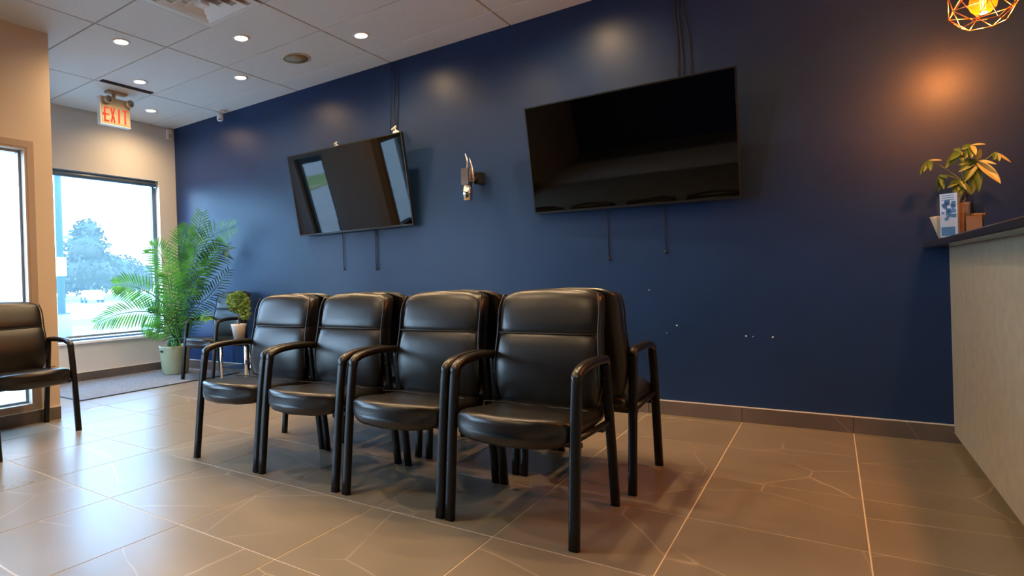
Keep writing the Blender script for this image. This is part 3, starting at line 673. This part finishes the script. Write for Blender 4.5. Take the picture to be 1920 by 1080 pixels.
# square diffuser
ad = empty('air_diffuser', (XA+.915, YL-2.5*ph, ZC)); tag(ad, 'square white four-way air diffuser at the top edge', 'vent')
MB().box((-.29, -.29, .001), (.29, .29, .005)).build('plenum', M['tan'], ad)
for k, (ro, z0) in enumerate(((.298, -.004), (.225, -.020), (.155, -.030), (.090, -.036))):
    ri = ro-.052; zi = z0+.030 if k else .0
    zz = min(zi, -.001)
    rings = [[(sx*r_, sy*r_, z) for sx, sy in ((-1, -1), (1, -1), (1, 1), (-1, 1))] for r_, z in ((ro, z0-.003), (ro, z0), (ri, zz), (ri, zz-.004), (ro, z0-.003))]
    MB().rings(rings, cap=False, sm=False).build('louvre', M['whiteplastic'], ad)
MB().box((-.035, -.035, -.036), (.035, .035, -.010)).build('centre', M['whiteplastic'], ad)
# exit sign hanging from the ceiling, facing into the room
XE = -5.90
q0 = at_x(188, 178, XE); q1 = at_x(243, 186, XE); zb = at_x(188, 229, XE).z; zt = q0.z; yc = (q0.y+q1.y)/2; wv = (q1.y-q0.y)/2
es = empty('exit_sign', (XE, yc, ZC)); tag(es, 'cream exit sign with red letters and two emergency lamp heads', 'sign')
zt_, zb_ = zt-ZC, zb-ZC
zm = zb_+(zt_-zb_)*.72
MB().bbox((-.05, -wv*.55, -.022), (.03, wv*.75, -.0005), .0).build('canopy', M['trimtan'], es)
MB().tube([(-.03, 0, -.022), (-.03, 0, zt_)], .02, 10).build('stem', M['cream'], es)
MB().box((-.055, -wv, zb_), (0, wv, zt_)).build('housing', M['cream'], es)
MB().box((-.058, -wv-.004, zb_-.006), (.003, wv+.004, zb_)).build('bottom_edge', M['whiteplastic'], es)
MB().box((-.058, -wv-.006, zb_), (.003, -wv, zt_)).build('side_edge', M['whiteplastic'], es)
MB().box((.0005, -wv+.012, zb_+.012), (.004, wv-.012, zm)).build('face_plate', M['cream'], es)
# letters built as bars
lh = (zm-zb_)*.74; zl = zb_+.022; lw = (2*wv-.05)/4*.78; st_ = lw*.30; ys = -wv+.030
def bar(mb, a, b, w):  # thick line in the sign plane
    a = Vector(a); b = Vector(b); d = (b-a).normalized(); n_ = Vector((-d.y, d.x))*w/2
    c = [a-n_, a+n_, b+n_, b-n_]
    mb.add([(.0045, p.x, p.y) for p in c]+[(.0085, p.x, p.y) for p in c], [(0, 1, 2, 3), (7, 6, 5, 4), (0, 4, 5, 1), (1, 5, 6, 2), (2, 6, 7, 3), (3, 7, 4, 0)])
for k, ch in enumerate('EXIT'):
    x = ys+k*(2*wv-.05)/4+ (lw*.25 if ch == 'I' else 0); mb = MB()
    if ch == 'E':
        bar(mb, (x+st_/2, zl), (x+st_/2, zl+lh), st_)
        for f_ in (.0, .5, 1.0): zz = zl+st_/2+(lh-st_)*f_; bar(mb, (x+st_, zz), (x+lw, zz), st_*.9)
    elif ch == 'X': bar(mb, (x+st_/2, zl), (x+lw-st_/2, zl+lh), st_); bar(mb, (x+st_/2, zl+lh), (x+lw*.5-st_*.3, zl+lh*.5+st_*.4), st_); bar(mb, (x+lw*.5+st_*.3, zl+lh*.5-st_*.4), (x+lw-st_/2, zl), st_)
    elif ch == 'I': bar(mb, (x+lw*.25, zl), (x+lw*.25, zl+lh), st_)
    else: bar(mb, (x+lw/2, zl), (x+lw/2, zl+lh-st_), st_); bar(mb, (x, zl+lh-st_/2), (x+lw, zl+lh-st_/2), st_)
    mb.build('letter', M['exitred'], es)
mb = MB(); mb.add([(.0045, -wv+.012, zl+lh*.5), (.0045, -wv+.026, zl+lh*.62), (.0045, -wv+.026, zl+lh*.38), (.0085, -wv+.012, zl+lh*.5), (.0085, -wv+.026, zl+lh*.62), (.0085, -wv+.026, zl+lh*.38)], [(0, 2, 1), (3, 4, 5), (0, 1, 4, 3), (1, 2, 5, 4), (2, 0, 3, 5)])
mb.build('arrow', M['exitred'], es)
for sy in (-.62, .86):
    hd = MB().tube([(.0, wv*sy, (zt_+zm)/2+.005), (.055, wv*sy, (zt_+zm)/2)], [.034, .040], 18).build('lamp_head', M['cream'], es)
    MB().tube([(.0555, wv*sy, (zt_+zm)/2), (.058, wv*sy, (zt_+zm)/2)], .028, 16).build('lens', M['lens'], hd)
# corner camera + motion sensor
p = at_z(418, 207, ZC); p.y = min(p.y, YW-.07)
sc_ = empty('security_camera', (p.x, p.y, ZC)); tag(sc_, 'small white security camera at ceiling edge over the blue wall', 'camera')
MB().lathe([(.034, 0), (.034, -.022), (.020, -.028)], n=20, capt=True).build('base', M['whiteplastic'], sc_)
MB().tube([(-.055, 0, -.034), (-.02, -.03, -.105)], .036, 16).build('body', M['whiteplastic'], sc_)
MB().tube([(-.0198, -.0298, -.1055), (-.0193, -.0295, -.108)], .022, 12).build('lens', M['dark'], sc_)
p = at_x(320, 254, XL); ms = empty('motion_sensor', (XL, YW-.085, p.z)); tag(ms, 'small white motion sensor box high in the room corner', 'sensor')
MB().box((.0008, -.032, -.06), (.038, .032, .06)).build('housing', M['whiteplastic'], ms)
MB().box((.0382, -.02, -.045), (.043, .02, .0)).build('sensor_lens', M['cream'], ms)

# ------------------------------------------------------------------ reception counter
XF = .53
cn = empty('reception_counter', (XF, 0, 0)); tag(cn, 'taupe panelled reception counter with dark granite top at the right edge', 'counter')
MB().box((0, -.6, .055), (.02, YW-.0015, 1.09)).build('front_panel', M['counter'], cn)
MB().box((.02, -.6, .055), (.35, YW-.0015, 1.0899)).build('carcass', M['kick'], cn)
MB().box((.05, -.6, .0005), (.33, YW-.0015, .0548)).build('toe_kick', M['kick'], cn)
tm = MB(); xo = -.108
tm.rings([[(xo, y, 1.094), (xo+.004, y, 1.090), (.40, y, 1.090), (.40, y, 1.122), (xo+.005, y, 1.122), (xo, y, 1.117)] for y in (-.6, YW-.0015)], sm=False); tm.build('granite_top', M['granite'], cn)
ZT = 1.1222
# money tree on the counter
pc = at_y(1795, 425, 4.12); mt = empty('potted_money_tree', (pc.x, 4.12, ZT)); tag(mt, 'small leafy money tree in a beige pot on the counter end', 'plant')
def ctr(px, py, Y): p = at_y(px, py, Y); return Vector((p.x-pc.x, Y-4.12, p.z-ZT))
zt0 = ctr(1795, 404, 4.12).z
MB().lathe([(.066, 0), (.070, .004), (.100, zt0-.012), (.104, zt0), (.096, zt0), (.092, zt0-.02)], n=28).build('pot', M['potbeige'], mt)
MB().lathe([(.092, zt0-.019), (.085, zt0-.012)], n=22).build('soil', M['soil'], mt)
top = ctr(1806, 340, 4.12)
for k in range(3):
    a = k*2.1; MB().tube([Vector((.02+.012*math.cos(a+u*7), .012*math.sin(a+u*7), 0))+Vector((0, 0, zt0-.02)).lerp(Vector((top.x-.02, 0, top.z)), u) for u in [i/12 for i in range(13)]], .006, 7).build('trunk', M['bark'], mt)
def leaflet(o, tip, wid, m, nor=None, curl=.12):
    o = Vector(o); tip = Vector(tip); d = tip-o; L = d.length; dn = d.normalized(); nr = Vector(nor) if nor else Vector((.1, -1, .5)); s_ = dn.cross(nr).normalized(); nn = s_.cross(dn).normalized(); q = MB(); rows = []
    for i in range(9):
        t = i/8; w = wid*(math.sin(PI*t**.8)**.8 if 0 < t < 1 else 0)+.0006; c = o+d*t-nn*curl*L*(t-.5)**2
        rows.append([c-s_*w+nn*w*.25, c-s_*w*.5+nn*w*.05, c-nn*w*.05, c+s_*w*.5+nn*w*.05, c+s_*w+nn*w*.25])
    q.rings(rows, cap=False, closed=False); return q.build('leaf', m, mt)
def stemlet(a, b): MB().tube(bez([a, (Vector(a)+Vector(b))/2+Vector((0, 0, .008)), b], 6), .0022, 5).build('leaf_stalk', M['stalk'], mt)
G, Yy = M['mtleaf'], M['mtyellow']
cl = [((1832, 300, 4.10), [((1797, 309, 4.08), .014, G), ((1797, 322, 4.06), .016, G), ((1807, 342, 4.04), .018, G), ((1822, 366, 4.04), .020, G), ((1836, 360, 4.04), .016, G), ((1877, 343, 4.0), .021, Yy), ((1868, 307, 4.02), .009, Yy), ((1838, 279, 4.06), .012, Yy)]),
      ((1822, 271, 4.12), [((1848, 270, 4.08), .006, Yy), ((1802, 280, 4.10), .014, G), ((1810, 297, 4.08), .014, G), ((1822, 296, 4.06), .014, G), ((1830, 290, 4.06), .010, Yy)]),
      ((1800, 283, 4.14), [((1772, 315, 4.10), .017, G), ((1782, 300, 4.08), .016, G), ((1788, 279, 4.16), .012, G), ((1808, 306, 4.10), .014, G)]),
      ((1742, 300, 4.14), [((1725, 327, 4.10), .012, G), ((1732, 322, 4.08), .010, G), ((1745, 320, 4.08), .011, G), ((1766, 300, 4.12), .005, Yy)]),
      ((1762, 328, 4.10), [((1760, 360, 4.06), .010, G), ((1770, 355, 4.06), .011, G), ((1776, 334, 4.06), .010, G), ((1766, 348, 4.04), .009, G)]),
      ((1866, 285, 4.10), [((1896, 304, 4.08), .006, Yy), ((1874, 302, 4.06), .013, G), ((1864, 300, 4.06), .009, G)]),
      ((1800, 338, 4.06), [((1776, 352, 4.02), .012, G), ((1788, 366, 4.02), .016, G), ((1800, 368, 4.02), .016, G), ((1812, 356, 4.02), .013, G), ((1822, 366, 4.03), .013, G), ((1781, 342, 4.04), .010, G)])]
for c, ls in cl:
    c3 = ctr(*c); stemlet(top, c3)
    for tpt, w, m_ in ls: leaflet(c3, ctr(*tpt), w, m_)
# brochure holder
def holder(px, py_bottom, Y, w, h, d, rz, label, fill):
    p = at_y(px, py_bottom, Y); e = empty('brochure_holder', (p.x, Y, ZT), rz); tag(e, label, 'holder', 'acrylic brochure holders')
    q = MB(); t = .003
    q.box((-w/2, -d/2, 0), (w/2, -d/2+t, h*.55 if fill == 'b' else h)); q.box((-w/2, d/2-t, 0), (w/2, d/2, h)); q.box((-w/2, -d/2+t, 0), (-w/2+t, d/2-t, h*.97)); q.box((w/2-t, -d/2+t, 0), (w/2, d/2-t, h*.97)); q.box((-w/2+t, -d/2+t, 0), (w/2-t, d/2-t, t))
    q.build('acrylic_shell', M['acrylic'], e)
    return e, w, h, d
XH = at_z(1777, 441, ZT)
e, w, h, d = holder(1792, 443, 3.86, .115, .205, .070, math.radians(-24), 'clear acrylic holder with blue and white brochures on the counter', 'b')
br = MB().box((-w/2+.006, -.012, .004), (w/2-.045, .010, h+.006)).build('brochure', M['brocpaper'], e)
rnd = random.Random(2)
for k in range(26):
    a = -w/2+.010+rnd.random()*.040; z = .070+rnd.random()*.095; s1 = .008+rnd.random()*.012
    MB().box((a, -.0128, z), (min(a+s1, w/2-.048), -.0121, z+s1*.9)).build('ink_patch', M['brocblue'], br)
MB().box((-w/2+.010, -.0128, .010), (w/2-.055, -.0121, .052)).build('ink_panel', M['brocblue'], br)
for z in (.18, .19, .2): MB().box((-w/2+.014, -.0128, z), (w/2-.055, -.0121, z+.003)).build('ink_line', M['brocblue'], br)
MB().box((-w/2+.006, .011, .004), (w/2-.008, .026, h*.8)).build('brochure', M['browncard'], e)
p = at_z(1826, 433, ZT)
e, w, h, d = holder(1827, 435, 3.72, .062, .145, .05, math.radians(-10), 'small clear acrylic card holder right of the brochures', 'c')
MB().box((-w/2+.005, -.014, .004), (w/2-.005, -.002, h*.62)).build('card_stack', M['browncard'], e)

# ------------------------------------------------------------------ pendants
def pendant(c, label):
    root = empty('pendant_lamp', c); tag(root, label, 'lamp')
    q = MB(); n = 6
    def ringp(r, z, off): return [Vector((r*math.cos(2*PI*(k+off)/n), r*math.sin(2*PI*(k+off)/n), z)) for k in range(n)]
    A = ringp(.078, -.105, 0); B = ringp(.128, -.035, .5); C_ = ringp(.118, .055, 0); D_ = ringp(.05, .12, .5)
    E_ = []
    for k in range(n):
        j = (k+1) % n
        E_ += [(A[k], A[j]), (A[k], B[k]), (A[j], B[k]), (B[k], C_[k]), (B[k], C_[j]), (B[k], B[j]), (C_[k], D_[k]), (C_[j], D_[k]), (D_[k], D_[j])]
    for a, b in E_: q.tube([a, b], .0022, 6)
    q.build('wire_cage', M['gold'], root)
    MB().lathe([(.022, .06), (.024, .115), (.010, .13)], n=18).build('socket', M['gold'], root)
    gl = MB(); gl.rings([[(r_*math.cos(2*PI*k/20), r_*math.sin(2*PI*k/20), z) for k in range(20)] for r_, z in ((.004, -.062), (.026, -.056), (.044, -.036), (.050, -.010), (.044, .018), (.028, .045), (.018, .062))])
    gl.build('bulb', M['amber'], root)
    fl = MB()
    for k in range(4):
        a = k*PI/2; fl.tube([(.007*math.cos(a), .007*math.sin(a), -.04), (.011*math.cos(a), .011*math.sin(a), .03)], .0016, 5)
    fl.build('filament', M['filament'], root)
    MB().tube([(0, 0, .13), (0, 0, ZC-.02-c[2])], .0028, 6).build('cable', M['cord'], root)
    MB().lathe([(.05, 0), (.048, -.018), (.01, -.022)], (0, 0, ZC-.0005-c[2]), 20).build('ceiling_rose', M['gold'], root)
    ld = bpy.data.lights.new('pendant_glow', 'POINT'); ld.energy = 36; ld.color = (1.0, .35, .085); ld.shadow_soft_size = .045
    l = bpy.data.objects.new('lamp', ld); COL.objects.link(l); l.parent = root; l.location = (0, 0, -.072); 
    return root
pz = CAM_POS + ray(1843, 2)*2.74
pendant(tuple(pz), 'gold geometric wire cage pendant with glowing amber bulb over the counter')
pendant((pz.x, pz.y-1.25, pz.z), 'second gold wire cage pendant over the counter, added out of view for its warm light')  # unseen extra pendant, added to throw more warm light around the counter
